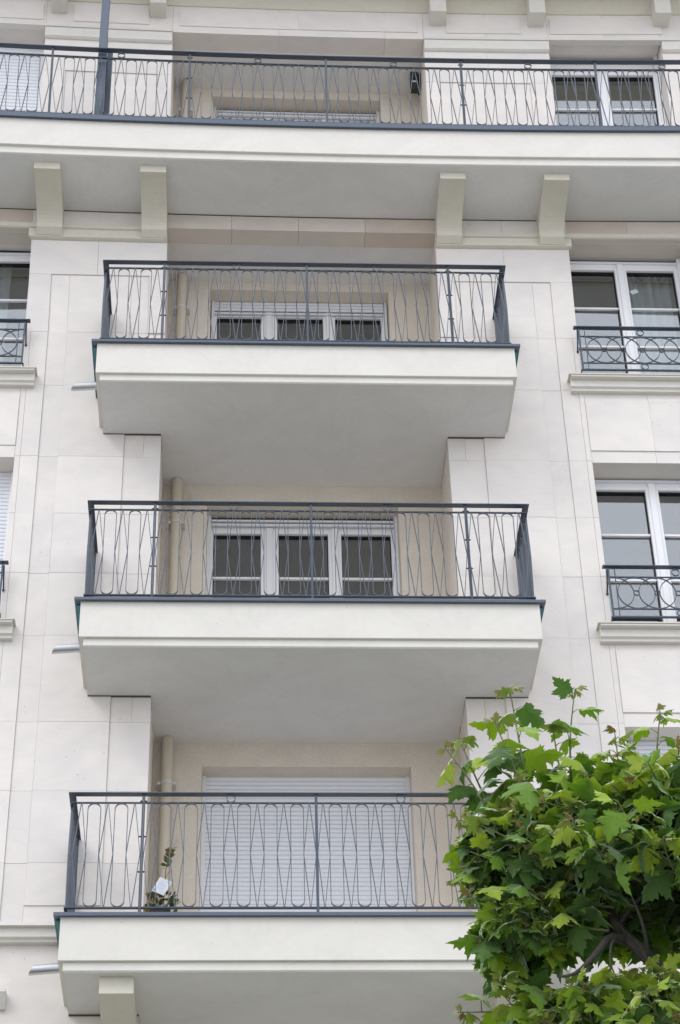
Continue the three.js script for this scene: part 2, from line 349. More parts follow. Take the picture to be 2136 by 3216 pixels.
for (const s of [-1, 1]) {
  const pts = [[-0.03, -4.885], [0.11, -4.90], [0.115, -4.925], [0.075, -4.93], [0.075, -5.0], [0.05, -5.015], [0.045, -5.03], [-0.03, -5.03]];
  add('band', band, prof(pts, s > 0 ? 1.31 : -5, s > 0 ? 5 : -1.31), M.cream);
}
{
  const t = thing('stone_corbel', 'small cream corbel end at the left edge low on the wall', 'corbel', [-2.5, -5.5, 0]);
  add('body', t, prof([[-0.02, -5.43], [0.10, -5.43], [0.10, -5.455], [0.02, -5.56], [-0.02, -5.56]], -3.6, -2.29), M.cream);
}

// ---------------------------------------------------------------- loggias (recesses behind the balconies)
const loggiaName = ['top', 'upper', 'middle', 'lowest', 'ground'];
[[3.25, 5.51], [0.42, 2.615], [-2.38, 0.0], [-5.18, -2.8], [-8.3, -5.6]].forEach(([y0, y1], i) => {
  const lab = ['beige rendered recess behind the long top terrace railing', 'beige rendered recess of the highest small balcony under the terrace', 'beige rendered recess of the middle balcony with white three-leaf window', 'beige rendered recess of the lowest balcony with closed white shutter', 'shaded recess under the lowest balcony at the bottom edge'][i];
  const t = thing('loggia_wall', lab, 'recess wall', [0, y0, -0.743], null, 'structure');
  const B = (a, b, c, d, z0, z1) => bow(block(a, b, c, d, z0, z1, 0));
  const oy = [5.385, 2.51, -0.225, -3.025, -5.825][i], ox = 0.888, zb = -0.743;
  add('back_wall', t, merge([B(-1.42, -ox, y0 - 0.1, y1 + 0.12, -0.97, zb), B(ox, 1.42, y0 - 0.1, y1 + 0.12, -0.97, zb), B(-ox, ox, oy, y1 + 0.12, -0.97, zb)]), M.plaster);
  const rv = 0.012;
  add('window_reveal', t, merge([B(-ox - 0.05, -ox + rv * 0.1, y0 - 0.1, oy, -0.965, zb - 0.002), B(ox - rv * 0.1, ox + 0.05, y0 - 0.1, oy, -0.965, zb - 0.002), B(-ox, ox, oy - 0.0012, oy + 0.05, -0.965, zb - 0.002)]), M.plaster);
  if (i !== 2 && i !== 3 && i !== 4) add('ceiling', t, B(-1.32, 1.32, y1, y1 + 0.09, -0.97, i ? -0.205 : -0.236), M.soffit);
  add('floor', t, B(-1.32, 1.32, y0 - 0.12, y0, -0.97, -0.01), M.tile);
});

// ---------------------------------------------------------------- balconies
function bracketPts(y0, zf, hb) {
  const p = [[-0.01, y0 + 0.02], [zf, y0 + 0.02], [zf, y0 - hb + 0.004], [zf - 0.004, y0 - hb]];
  for (let i = 1; i <= 12; i++) { const a = i / 12 * Math.PI / 2; p.push([zf - 0.004 - (zf - 0.105) * Math.sin(a), y0 - hb - (0.29 - hb) * (1 - Math.cos(a))]); }
  p.push([0.118, y0 - 0.292], [0.118, y0 - 0.332], [0.055, y0 - 0.378], [-0.01, y0 - 0.382]);
  return p;
}
function makeBalcony(label, y) {
  const t = thing('balcony', label, 'balcony', [0, y, 0], 'small balconies stacked one above another');
  const lower = [[-0.03, y + 0.008], [0.720, y + 0.008], [0.7255, y + 0.014], [0.7255, y + 0.095], [-0.03, y + 0.095]];
  add('lower_band', t, prof(lower, -1.823, 1.823), M.cream);
  add('soffit', t, block(-1.815, 1.815, y + 0.004, y + 0.011, -0.012, 0.716, 0), M.soffit);
  add('loggia_ceiling', t, block(-1.2995, 1.2995, y + 0.004, y + 0.09, -0.95, -0.0122, 0), M.soffit);
  add('fascia', t, prof([[-0.03, y + 0.077], [0.748, y + 0.077], [0.752, y + 0.081], [0.752, y + 0.423], [-0.03, y + 0.423]], -1.859, 1.859), M.cream);
  for (const s of [-1, 1]) add('joint_shadow_strip', t, block(s < 0 ? -1.822 : 1.303, s < 0 ? -1.303 : 1.822, y - 0.005, y + 0.006, -0.02, 0.0035, 0), M.jointShadow);  // dark strip that paints the contact shadow along the soffit edge
  add('membrane', t, block(-1.895, 1.895, y + 0.4, y + 0.420, 0.0, 0.70, 0), M.teal);
  add('coping', t, merge([prof([[-0.01, y + 0.425], [0.752, y + 0.425], [0.752, y + 0.419], [0.790, y + 0.415], [0.790, y + 0.439], [0.784, y + 0.445], [-0.01, y + 0.450]], -1.909, 1.909)]), M.zinc);
  add('floor', t, block(-1.78, 1.78, y + 0.435, y + 0.4535, 0.0, 0.655, 0), M.tile);
  const sx = -1.86;                                      // galvanised spout through the left cheek
  const sp = new THREE.CylinderGeometry(0.036, 0.036, 0.24, 24, 1, true); sp.rotateZ(Math.PI / 2);
  const pos = sp.attributes.position;
  for (let i = 0; i < pos.count; i++) if (pos.getX(i) < -0.08) pos.setX(i, pos.getX(i) - 0.045 + (pos.getY(i) + 0.036) * 0.7);
  sp.rotateZ(0.09); sp.computeVertexNormals(); sp.translate(sx - 0.065, y + 0.135, 0.5);
  const inner = sp.clone(); inner.translate(-(sx - 0.065), -(y + 0.135), -0.5); inner.scale(1.0, 0.93, 0.93); inner.translate(sx - 0.065, y + 0.135, 0.5);
  const spout = add('drain_spout', t, merge([sp.toNonIndexed()]), M.steel);
  add('bore', spout, merge([inner.toNonIndexed()]), M.steelInside);
  return t;
}
const balconyLabels = ['highest of the three small cream balconies, right under the long terrace', 'middle of the three small cream balconies, above the white shutter', 'lowest small cream balcony, partly hidden by the leafy tree'];
const balconies = [makeBalcony(balconyLabels[0], 0)];
for (let i = 1; i < 3; i++) {
  const c = balconies[0].clone(); c.name = numbered('balcony'); c.position.y = FL[i]; scene.add(c);
  c.userData = { ...balconies[0].userData, label: balconyLabels[i] }; balconies.push(c);
}
for (const x of [-1.44, 1.445]) add('bracket', balconies[2], prof(bracketPts(-5.6, 0.637, 0.125), x - 0.123, x + 0.123), M.moulding);
const terrace = thing('terrace_balcony', 'long cream terrace balcony crossing the whole front on four brackets', 'balcony', [0, 2.8, 0]);
{
  const y = 2.8, x0 = -5.2, x1 = 5.2;
  add('lower_band', terrace, bow(prof([[-0.03, y + 0.008], [0.730, y + 0.008], [0.736, y + 0.014], [0.736, y + 0.112], [-0.03, y + 0.112]], x0, x1)), M.cream);
  add('soffit', terrace, bow(block(x0, x1, y + 0.004, y + 0.011, -0.012, 0.722, 0)), M.soffit);
  add('fascia', terrace, bow(prof([[-0.03, y + 0.095], [0.761, y + 0.095], [0.765, y + 0.099], [0.765, y + 0.455], [-0.03, y + 0.455]], x0, x1)), M.cream);
  add('joint_shadow_strip', terrace, bow(block(x0, x1, y - 0.004, y + 0.006, -0.02, 0.0035, 0)), M.jointShadow);  // contact shadow under the terrace, painted as a dark strip
  add('coping', terrace, bow(prof([[-0.01, y + 0.46], [0.765, y + 0.46], [0.765, y + 0.446], [0.802, y + 0.440], [0.802, y + 0.497], [0.796, y + 0.503], [-0.01, y + 0.515]], x0, x1)), M.zinc);
  add('floor', terrace, bow(block(x0, x1, y + 0.50, y + 0.518, 0.0, 0.66, 0)), M.tile);
  for (const x of [-2.425, -1.425, 1.43, 2.43]) add('bracket', terrace, bow(prof(bracketPts(y, 0.635, 0.082), x - 0.122, x + 0.122)), M.moulding);
}

// ---------------------------------------------------------------- railings
const RW = 0.0053, RD = 0.017;
function loopPts(x, y0, y1, hw) {
  const p = []; const r = hw;
  for (let i = 0; i <= 10; i++) { const a = i / 10 * Math.PI; p.push([x + hw * Math.cos(a), y1 - r + r * Math.sin(a)]); }
  for (let i = 0; i <= 10; i++) { const a = Math.PI + i / 10 * Math.PI; p.push([x + hw * Math.cos(a), y0 + r + r * Math.sin(a)]); }
  return p;
}
function circlePts(x, y, r, n = 20) { const p = []; for (let i = 0; i < n; i++) { const a = i / n * Math.PI * 2; p.push([x + r * Math.cos(a), y + r * Math.sin(a)]); } return p; }
function railingPieces(t, o, f) {                         // o: heights; f(geometry) places a piece drawn on the z = 0 plane
  const put = (n, g, mat, p = t) => add(n, p, f(g), mat ?? M.iron);
  return { put,
    loop(x) { put('loop_bar', ribbon(loopPts(x, o.y0, o.y1, o.hw), RW, RD, true, 0), M.rod); },
    diamond(x, hw = o.dw) { put('diamond_bar', ribbon([[x + 0.003, o.y1], [x + hw, o.ym], [x + 0.003, o.y0], [x - 0.003, o.y0], [x - hw, o.ym], [x - 0.003, o.y1]], RW, RD, true, 0), M.rod); },
    ring(x) { put('ring', ribbon(circlePts(x, o.yr, o.rr), RW, RD, true, 0), M.rod); },
    post(x, bolted) {
      const p = put('post', bolted ? merge([block(x - 0.0115, x - 0.0012, o.yb, o.yp, -0.013, 0.013, 0.001), block(x + 0.0012, x + 0.0115, o.yb, o.yp, -0.013, 0.013, 0.001)]) : block(x - 0.010, x + 0.010, o.yb, o.yp, -0.013, 0.013, 0.0015));
      if (bolted) for (const k of [0.945, 0.647, 0.357, 0.062]) for (const s of [-1, 1]) {
        const b = new THREE.SphereGeometry(0.0085, 10, 8); b.scale(1.15, 0.75, 1); b.translate(x + s * 0.018, o.yb + (o.yp - o.yb) * k, 0); put('bolt', b.toNonIndexed(), M.ironDark, p);
      }
    } };
}
function makeRailing(label, y) {
  const t = thing('balcony_railing', label, 'railing', [0, y + 0.452, 0.7], 'railings of the small balconies');
  const Z = 0.705, o = { y0: y + 0.526, y1: y + 1.388, ym: y + 0.958, hw: 0.0485, dw: 0.0515, yr: y + 1.43, rr: 0.032, yb: y + 0.45, yp: y + 1.463 };
  const front = railingPieces(t, o, g => g.translate(0, 0, Z));
  const X = 1.832;
  add('handrail', t, merge([block(-X - 0.026, X + 0.026, y + 1.462, y + 1.473, Z - 0.024, Z + 0.028, 0.002), ...[-1, 1].map(s => block(s * X - 0.026, s * X + 0.026, y + 1.462, y + 1.473, 0.004, Z - 0.0245, 0))]), M.iron);
  add('upper_rail', t, merge([block(-X, X, y + 1.390, y + 1.397, Z - 0.010, Z + 0.010, 0.001), ...[-1, 1].map(s => block(s * X - 0.010, s * X + 0.010, y + 1.390, y + 1.397, 0.01, Z - 0.0105, 0))]), M.iron);
  add('bottom_rail', t, merge([block(-X - 0.012, X + 0.012, y + 0.512, y + 0.522, Z - 0.013, Z + 0.013, 0.001), ...[-1, 1].map(s => block(s * X - 0.013, s * X + 0.013, y + 0.512, y + 0.522, 0.01, Z - 0.0135, 0))]), M.iron);
  const MX = 0.013;
  for (const s of [-1, 1]) {
    for (let i = 0; i < 6; i++) front.loop(MX + s * (0.146 + 0.2 * i));
    for (let i = 0; i < 7; i++) front.diamond(MX + s * (0.046 + 0.2 * i) + (i === 0 ? s * 0.006 : i === 6 ? -s * 0.002 : 0), i === 0 || i === 6 ? 0.047 : undefined);
    front.ring(MX + s * 0.646);
    front.post(MX + s * 1.305, true);
    for (const x of [1.452, 1.655]) front.loop(MX * (s > 0 ? 1 : -0.4) + s * x);
    for (const x of [1.352, 1.553, 1.752]) front.diamond(MX * (s > 0 ? 1 : -0.4) + s * x);
    // the short return to the wall: three loops and four diamonds seen nearly edge-on
    const side = railingPieces(t, o, g => { g.rotateY(Math.PI / 2); g.translate(s * X, 0, 0); return g; });
    for (const z of [-0.15, -0.35, -0.55]) side.loop(z);
    for (const z of [-0.052, -0.25, -0.45, -0.65]) side.diamond(z, 0.05);
    side.post(-0.030, false);
  }
  front.post(MX, false);
  return t;
}
const rl = ['slate grey railing of the highest small balcony, below the terrace brackets', 'slate grey railing of the middle balcony, in front of dark three-leaf window', 'slate grey railing of the lowest balcony with the potted plant behind it'];
const r0 = makeRailing(rl[0], 0);
for (let i = 1; i < 3; i++) { const c = r0.clone(); c.name = numbered('balcony_railing'); c.position.y += FL[i]; scene.add(c); c.userData = { ...r0.userData, label: rl[i] }; }
{
  const t = thing('terrace_railing', 'long slate grey railing along the whole top terrace', 'railing', [0, 3.31, 0.75]);
  const Z = 0.725, o = { y0: 3.385, y1: 4.205, ym: 3.79, hw: 0.0485, dw: 0.0515, yr: 4.262, rr: 0.034, yb: 3.31, yp: 4.325 };
  const f = railingPieces(t, o, g => bow(g.translate(0, 0, Z)));
  add('handrail', t, bow(block(-5.1, 5.1, 4.325, 4.338, Z - 0.026, Z + 0.030, 0.002)), M.iron);
  add('upper_rail', t, bow(block(-5.1, 5.1, 4.208, 4.217, Z - 0.012, Z + 0.012, 0.001)), M.iron);
  add('bottom_rail', t, bow(block(-5.1, 5.1, 3.368, 3.378, Z - 0.013, Z + 0.013, 0.001)), M.iron);
  for (let k = -3; k <= 2; k++) {
    const a = 0.235 + 1.332 * k;
    f.post(a, Math.abs(k % 2) === 1); if (k === 2) f.post(a + 1.332, true);
    for (let i = 0; i < 6; i++) f.loop(a + 0.166 + 0.2 * i);
    for (let i = 0; i < 7; i++) f.diamond(a + 0.066 + 0.2 * i, i === 0 || i === 6 ? 0.05 : undefined);
    f.ring(a + 0.666);
  }
  const p = thing('privacy_screen', 'tall slate grey steel fin standing behind the terrace railing at upper left', 'privacy screen', [-1.93, 3.31, 0.6]);
  add('post', p, block(-2.035, -1.955, 3.31, 6.6, 0.70, 0.745, 0.003), M.zinc);
  add('panel', p, prof([[0.695, 3.33], [0.695, 6.6], [0.67, 6.6], [0.66, 5.1], [0.45, 4.3], [0.40, 3.33]], -1.975, -1.965), M.ironDark);
  add('rear_post', p, block(-1.96, -1.91, 3.31, 4.6, 0.50, 0.55, 0.003), M.zinc);
}

// ---------------------------------------------------------------- windows
function slats(parent, x0, x1, y0, y1, z, pitch, bent) {
  const shut = new THREE.Group(); shut.name = 'roller_shutter'; parent.add(shut);
  const n = Math.round((y1 - y0) / pitch);
  const b = worldBase(shut);
  const yb0 = y1 - pitch;
  const mk = yb => prof([[z - 0.008, yb + 0.001], [z - 0.001, yb + 0.001], [z + 0.004, yb + 0.006], [z + 0.006, yb + pitch * 0.5], [z + 0.004, yb + pitch - 0.009], [z - 0.001, yb + pitch - 0.003], [z - 0.008, yb + pitch - 0.002]], x0, x1);
  let shared = null;
  for (let i = 0; i < n; i++) {
    if (bent) { add('slat', shut, bow(mk(y1 - pitch * (i + 1))), M.slat); continue; }
    if (!shared) shared = add('slat', shut, mk(yb0), M.slat);
    else { const m = new THREE.Mesh(shared.geometry, M.slat); m.name = 'slat'; m.castShadow = m.receiveShadow = true; m.position.y = -pitch * i; shut.add(m); }
  }
  return shut;
}
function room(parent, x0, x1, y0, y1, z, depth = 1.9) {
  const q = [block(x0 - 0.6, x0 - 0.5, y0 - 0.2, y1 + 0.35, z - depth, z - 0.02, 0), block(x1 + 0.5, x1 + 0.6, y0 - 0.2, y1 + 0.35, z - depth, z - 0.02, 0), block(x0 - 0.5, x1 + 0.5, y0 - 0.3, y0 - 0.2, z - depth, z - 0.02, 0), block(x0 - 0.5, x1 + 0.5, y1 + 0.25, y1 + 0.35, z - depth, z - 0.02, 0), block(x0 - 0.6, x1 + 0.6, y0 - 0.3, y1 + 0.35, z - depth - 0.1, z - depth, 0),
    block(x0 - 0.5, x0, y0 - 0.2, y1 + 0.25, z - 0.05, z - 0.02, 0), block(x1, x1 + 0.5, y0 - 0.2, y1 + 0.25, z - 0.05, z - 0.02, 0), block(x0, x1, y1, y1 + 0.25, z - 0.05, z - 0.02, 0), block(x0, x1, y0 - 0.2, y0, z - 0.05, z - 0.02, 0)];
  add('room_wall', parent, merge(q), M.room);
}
// a window of n leaves: lv = [[paneLeft, paneRight], ...]; bars = y of the glazing bars
function casement(t, x0, x1, y0, y1, z, lv, py0, py1, bars, o = {}) {
  const B = (a, b, c, d, e, f, bv = 0.003) => block(a, b, c, d, e, f, bv);
  const fd = z - 0.06, w = o.w ?? (g => g);
  add('frame', t, w(merge([B(x0, lv[0][0] - 0.042, y0, y1, fd, z), B(lv.at(-1)[1] + 0.042, x1, y0, y1, fd, z), B(lv[0][0] - 0.042, lv.at(-1)[1] + 0.042, py1 + 0.045, y1, fd, z - 0.001), B(lv[0][0] - 0.042, lv.at(-1)[1] + 0.042, y0, py0 - 0.045, fd, z - 0.001)])), M.pvc);
  lv.forEach(([a, b], i) => {
    const L = i ? (lv[i - 1][1] + a) / 2 + 0.0015 : a - 0.04, R = i < lv.length - 1 ? (b + lv[i + 1][0]) / 2 - 0.0015 : b + 0.04, zs = z + 0.012;
    const sash = add('sash', t, w(merge([B(L, a, py0 - 0.043, py1 + 0.043, fd + 0.01, zs, 0.004), B(b, R, py0 - 0.043, py1 + 0.043, fd + 0.01, zs, 0.004), B(a, b, py1, py1 + 0.043, fd + 0.01, zs - 0.0008, 0.004), B(a, b, py0 - 0.043, py0, fd + 0.01, zs - 0.0008, 0.004)])), M.pvc);
    add('seal', sash, w(merge([B(a, a + 0.006, py0, py1, z - 0.045, z - 0.02, 0), B(b - 0.006, b, py0, py1, z - 0.045, z - 0.02, 0), B(a + 0.006, b - 0.006, py1 - 0.006, py1, z - 0.045, z - 0.02, 0)])), M.seal);
    add('pane', sash, w(B(a - 0.004, b + 0.004, py0 - 0.004, py1 + 0.004, z - 0.050, z - 0.046, 0)), M.glass);
    for (const y of bars) add('glazing_bar', sash, w(B(a + 0.0005, b - 0.0005, y - 0.013, y + 0.013, z - 0.045, z - 0.018, 0.004)), M.pvc);
  });
  for (let i = 0; i < lv.length - 1; i++) { const c = (lv[i][1] + lv[i + 1][0]) / 2; add('meeting_stile', t, w(B(c - 0.032, c + 0.032, py0 - 0.04, py1 + (o.cov ?? 0.075), z + 0.0125, z + 0.026, 0.006)), M.pvc); }
}
const zG = -0.905;
function loggiaWindow(label, y, kind) {                  // y: ceiling of the recess
  const t = thing('loggia_window', label, 'window', [0, y - 2.4, zG]);
  const up = y > 3, w = up ? bow : g => g, B = (...a) => w(block(...a));
  const x0 = -0.886, x1 = 0.886, y1 = y - 0.2265, y0 = y - 2.42;
  add('shutter_guide', t, merge([B(x0, -0.852, y0, y1, zG - 0.055, zG + 0.012, 0.002), B(0.852, x1, y0, y1, zG - 0.055, zG + 0.012, 0.002)]), M.pvc);
  if (kind === 'closed') { slats(t, -0.851, 0.851, y0, y1 - 0.004, zG, 0.0415); return t; }
  if (kind === 'half') { slats(t, -0.851, 0.851, y - 0.375, y1 - 0.004, zG, 0.0415); add('bottom_bar', t, B(-0.851, 0.851, y - 0.402, y - 0.380, zG - 0.012, zG + 0.008, 0.003), M.slat); }
  else { add('slot', t, B(-0.851, 0.851, y - 0.305, y1, zG - 0.034, zG - 0.030, 0), M.pvcGap); add('bottom_bar', t, merge([B(-0.851, 0.851, y - 0.297, y - 0.276, zG - 0.012, zG + 0.010, 0.003), B(-0.851, 0.851, y - 0.343, y - 0.319, zG - 0.012, zG + 0.010, 0.003)]), M.slat); }
  casement(t, -0.8855, 0.8855, y0, y - 0.29, zG - 0.035, [[-0.828, -0.388], [-0.223, 0.237], [0.360, 0.822]], y0 + 0.5, y - 0.413, [y - 0.90, y - 1.40], { w, cov: 0.06 });
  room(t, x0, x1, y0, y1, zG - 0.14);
  return t;
}
loggiaWindow('white three-leaf window, only its head showing above the terrace floor', 5.6115, 'open');
const fw = loggiaWindow('white three-leaf window with shutter a little lowered, highest small balcony', 2.7365, 'half');
loggiaWindow('white three-leaf window with dark panes behind the middle balcony', 0, 'open');
loggiaWindow('closed white roller shutter of the window behind the lowest balcony', -2.8, 'closed');

function bayWindow(s, label, y, kind, dy = 0) {            // y: storey mark; opening from y - 2.15 to y - 0.28
  const t = thing('bay_window', label, 'window', [s * 3.19, y - 2.13, -0.2]);
  const X = (a, b) => s > 0 ? [a, b] : [-b, -a];
  const z = -0.235, y1 = y - 0.274 + dy * 0.5, y0 = y - 2.16;
  const B = (a, b, c, d, e, f, bv) => block(...X(a, b), c, d, e, f, bv);
  add('shutter_guide', t, merge([B(2.602, 2.645, y0, y1, z - 0.005, z + 0.028, 0.002), B(3.737, 3.778, y0, y1, z - 0.005, z + 0.028, 0.002)]), M.pvc);
  add('sill', t, prof([[-0.29, y - 2.10], [-0.01, y - 2.118], [0.125, y - 2.125], [0.13, y - 2.13], [0.13, y - 2.153], [0.075, y - 2.155], [0.075, y - 2.228], [0.052, y - 2.24], [0.048, y - 2.262], [-0.02, y - 2.264]], ...(s > 0 ? [2.475, 3.90] : [-3.90, -2.475])), M.cream);
  add('sill_flashing', t, prof([[-0.02, y - 2.1085], [0.13, y - 2.119], [0.14, y - 2.123], [0.14, y - 2.134], [0.133, y - 2.134], [0.13, y - 2.124], [-0.02, y - 2.1145]], ...(s > 0 ? [2.455, 3.92] : [-3.92, -2.455])), M.moulding);
  if (kind === 'closed') { slats(t, ...X(2.646, 3.736), y0, y1, z + 0.01, 0.0425); return t; }
  add('slot', t, B(2.645, 3.737, y - 0.33 + dy, y1, z - 0.03, z - 0.02, 0), M.pvcGap);
  add('bottom_bar', t, B(2.645, 3.737, y - 0.325 + dy, y - 0.298 + dy, z - 0.018, z + 0.006, 0.003), M.slat);
  const lv = [[2.640, 3.105], [3.223, 3.700]]; const l2 = s > 0 ? lv : lv.map(([a, b]) => [-b, -a]).reverse();
  casement(t, ...X(2.602, 3.778), y0, y - 0.30 + dy, z - 0.012, l2, y - 1.93 + dy, y - 0.41 + dy, [y - 0.90 + dy, y - 1.40 + dy]);
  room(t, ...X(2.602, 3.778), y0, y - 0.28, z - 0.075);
  return t;
}
bayWindow(1, 'white two-leaf window with pale curtain at right, beside the highest small balcony', 2.8, 'open', -0.02);
bayWindow(1, 'white two-leaf window reflecting sky at right, beside the middle balcony', 0, 'open', 0.005);
bayWindow(1, 'window with closed shutter at right, half hidden behind the tree top', -2.8, 'closed');
bayWindow(-1, 'white two-leaf window cut by the left edge, beside the highest small balcony', 2.8, 'open', -0.01);
bayWindow(-1, 'window with closed white shutter at the left edge, beside middle balcony', 0, 'closed');
bayWindow(-1, 'window at the far lower left, outside the wall pier', -2.8, 'closed');
function terraceWindow(s, label, kind) {
  const t = thing('terrace_window', label, 'window', [s * 3.28, 3.3, -0.2]);
  const X = (a, b) => s > 0 ? [a, b] : [-b, -a], z = -0.235;
  const B = (a, b, c, d, e, f, bv) => bow(block(...X(a, b), c, d, e, f, bv));
  add('shutter_guide', t, merge([B(2.602, 2.645, 3.3, 5.53, z - 0.005, z + 0.028, 0.002), B(3.737, 3.778, 3.3, 5.53, z - 0.005, z + 0.028, 0.002)]), M.pvc);
  if (kind === 'closed') { slats(t, ...X(2.646, 3.736), 3.4, 5.5, z + 0.01, 0.0525, true); return t; }
  add('slot', t, B(2.645, 3.737, 5.42, 5.53, z - 0.03, z - 0.02, 0), M.pvcGap);
  add('bottom_bar', t, B(2.645, 3.737, 5.46, 5.49, z - 0.018, z + 0.006, 0.003), M.slat);
  casement(t, 2.602, 3.778, 3.3, 5.48, z - 0.012, [[2.640, 3.115], [3.238, 3.715]], 3.8, 5.255, [4.745, 4.25], { w: bow });
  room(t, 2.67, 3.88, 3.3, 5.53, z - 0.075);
  return t;
}
terraceWindow(1, 'white two-leaf french window on the terrace at upper right', 'open');
terraceWindow(-1, 'closed white roller shutter on the terrace at the upper left corner', 'closed');

// curtains behind the right-hand window
function curtain(label, x0, x1, y0, y1, z, cat = 'curtain') {
  const nx = 90, ny = 10, P = [], I = [];
  for (let j = 0; j <= ny; j++) for (let i = 0; i <= nx; i++) {
    const u = i / nx, v = j / ny, x = x0 + (x1 - x0) * u;
    P.push(x + 0.01 * Math.sin(v * 3 + u * 9), y0 + (y1 - y0) * v, z + 0.05 * Math.sin(u * 27 + 1.3 * Math.sin(u * 9)) * (1 - 0.3 * v) + 0.010 * Math.sin(u * 61 + v * 2));
    if (i < nx && j < ny) { const a = j * (nx + 1) + i, b = a + nx + 1; I.push(a, a + 1, b, b, a + 1, b + 1); }
  }
  const g = new THREE.BufferGeometry(); g.setAttribute('position', new THREE.Float32BufferAttribute(P, 3)); g.setIndex(I); g.computeVertexNormals();
  const t = thing('curtain', label, cat, [(x0 + x1) / 2, y0, z]);
  add('cloth', t, g, M.curtain);
  return t;
}
curtain('pale gathered curtain inside the right leaf of the window beside the highest balcony', 3.19, 3.68, 0.75, 2.44, -0.42);
curtain('grey curtain inside the window cut by the left edge of the photo', -3.7, -2.84, 0.75, 2.5, -0.42);
{
  const t = thing('sticker', 'small white sticker on the glass in front of the pale curtain', 'sticker', [3.29, 2.1, -0.28]);
  const g = block(-0.038, 0.038, -0.026, 0.026, 0, 0.002, 0); g.rotateZ(0.42); g.translate(3.285, 2.13, -0.291); add('paper', t, g, M.lens);
}

// guard rails with interlaced circles in front of the side windows
function makeGuard(label, s, y) {
  const t = thing('window_guard', label, 'window railing', [s * 3.19, y - 2.1, 0.1], 'wrought window guards with interlaced circles');
  const X = x => s * x, Z = 0.10, c0 = 3.185;
  const bar = (n, a, b, y0, y1, z0, z1, bv = 0.001) => add(n, t, block(Math.min(X(a), X(b)), Math.max(X(a), X(b)), y0, y1, z0, z1, bv), M.iron);
  bar('handrail', 2.553, 3.817, y - 1.527, y - 1.515, Z - 0.022, Z + 0.026, 0.002);
  bar('upper_rail', 2.60, 3.77, y - 1.633, y - 1.624, Z - 0.007, Z + 0.007);
  bar('lower_rail', 2.60, 3.77, y - 1.968, y - 1.959, Z - 0.007, Z + 0.007);
  bar('bottom_rail', 2.587, 3.783, y - 2.054, y - 2.040, Z - 0.010, Z + 0.010);
  for (const e of [-1, 1]) {
    const xe = c0 + e * 0.585;
    bar('post', xe - 0.008, xe + 0.008, y - 2.040, y - 1.527, Z - 0.008, Z + 0.008);
    bar('upright', xe - e * 0.055 - 0.0035, xe - e * 0.055 + 0.0035, y - 2.040, y - 1.527, Z - 0.006, Z + 0.006);
    const xo = X(xe + e * 0.012);
    add('stay', t, tube([V(xo, y - 1.55, Z), V(xo, y - 1.66, 0.06), V(xo, y - 1.74, 0.004)], 0.007, 0.007, 6, 5), M.iron);
    add('foot', t, tube([V(xo, y - 2.045, Z), V(xo, y - 2.07, 0.05), V(xo, y - 2.10, 0.004)], 0.007, 0.007, 6, 5), M.iron);
    const bolt = new THREE.SphereGeometry(0.012, 10, 8); bolt.translate(xo, y - 1.745, 0.012); add('bolt', t, bolt.toNonIndexed(), M.ironDark);
  }
  for (let k = -3; k <= 3; k++) {
    const x = X(c0 + k * 0.1815);
    if (Math.abs(k) < 3) add('circle_bar', t, ribbon(circlePts(x, y - 1.796, 0.161, 36), 0.0062, 0.012, true, Z), M.iron);
    else { const p = []; for (let i = 0; i <= 18; i++) { const a = (k > 0 ? Math.PI / 2 : -Math.PI / 2) * s + i / 18 * Math.PI; p.push([x + 0.161 * Math.cos(a), y - 1.796 + 0.161 * Math.sin(a)]); } add('circle_bar', t, ribbon(p, 0.0062, 0.012, false, Z), M.iron); }
    if (Math.abs(k) < 3) add('small_ring', t, ribbon(circlePts(x, y - 1.796, 0.0235, 16), 0.006, 0.012, true, Z), M.iron);
  }
  for (const yy of [y - 1.577, y - 2.003]) add('end_ring', t, ribbon(circlePts(X(c0), yy, 0.033, 18), 0.006, 0.012, true, Z), M.iron);
  return t;
}
makeGuard('slate guard rail with circles before the curtained right window', 1, 2.8);
makeGuard('slate guard rail with circles before the right window reflecting sky', 1, 0);
makeGuard('slate guard rail with circles at the left edge, before the grey curtained window', -1, 2.8);
makeGuard('slate guard rail end at the left edge, before the closed shutter', -1, 0);

// ---------------------------------------------------------------- downpipes, lamp, plate
[[5.49, 3.2, 'cream downpipe at the left end of the top terrace recess'], [2.60, 0.4, 'cream downpipe in the recess of the highest small balcony'], [-0.002, -2.4, 'cream downpipe in the recess of the middle balcony'], [-2.802, -5.2, 'cream downpipe in the recess of the lowest balcony, behind the plant']].forEach(([y1, y0, lab], i) => {
  const x = bowX(-1.165, y1) - (i === 3 ? 0.012 : 0), z = -0.665 + bowZ(x, y1);
  const t = thing('downpipe', lab, 'drainpipe', [x, y0, z], 'cream downpipes in the balcony recesses');
  const c = new THREE.CylinderGeometry(0.049, 0.049, y1 - y0, 28); c.translate(x, (y0 + y1) / 2, z); add('pipe', t, c.toNonIndexed(), M.pipe);
  const yc = y1 - (i === 2 ? 0.5 : 0.44);
  const clip = new THREE.CylinderGeometry(0.0535, 0.0535, 0.028, 28); clip.translate(x, yc, z);
  add('clip', t, merge([clip.toNonIndexed(), block(x - 0.078, x - 0.05, yc - 0.014, yc + 0.014, z - 0.075, z + 0.02, 0.003), block(x + 0.05, x + 0.078, yc - 0.014, yc + 0.014, z - 0.075, z + 0.02, 0.003)]), M.plate);
});
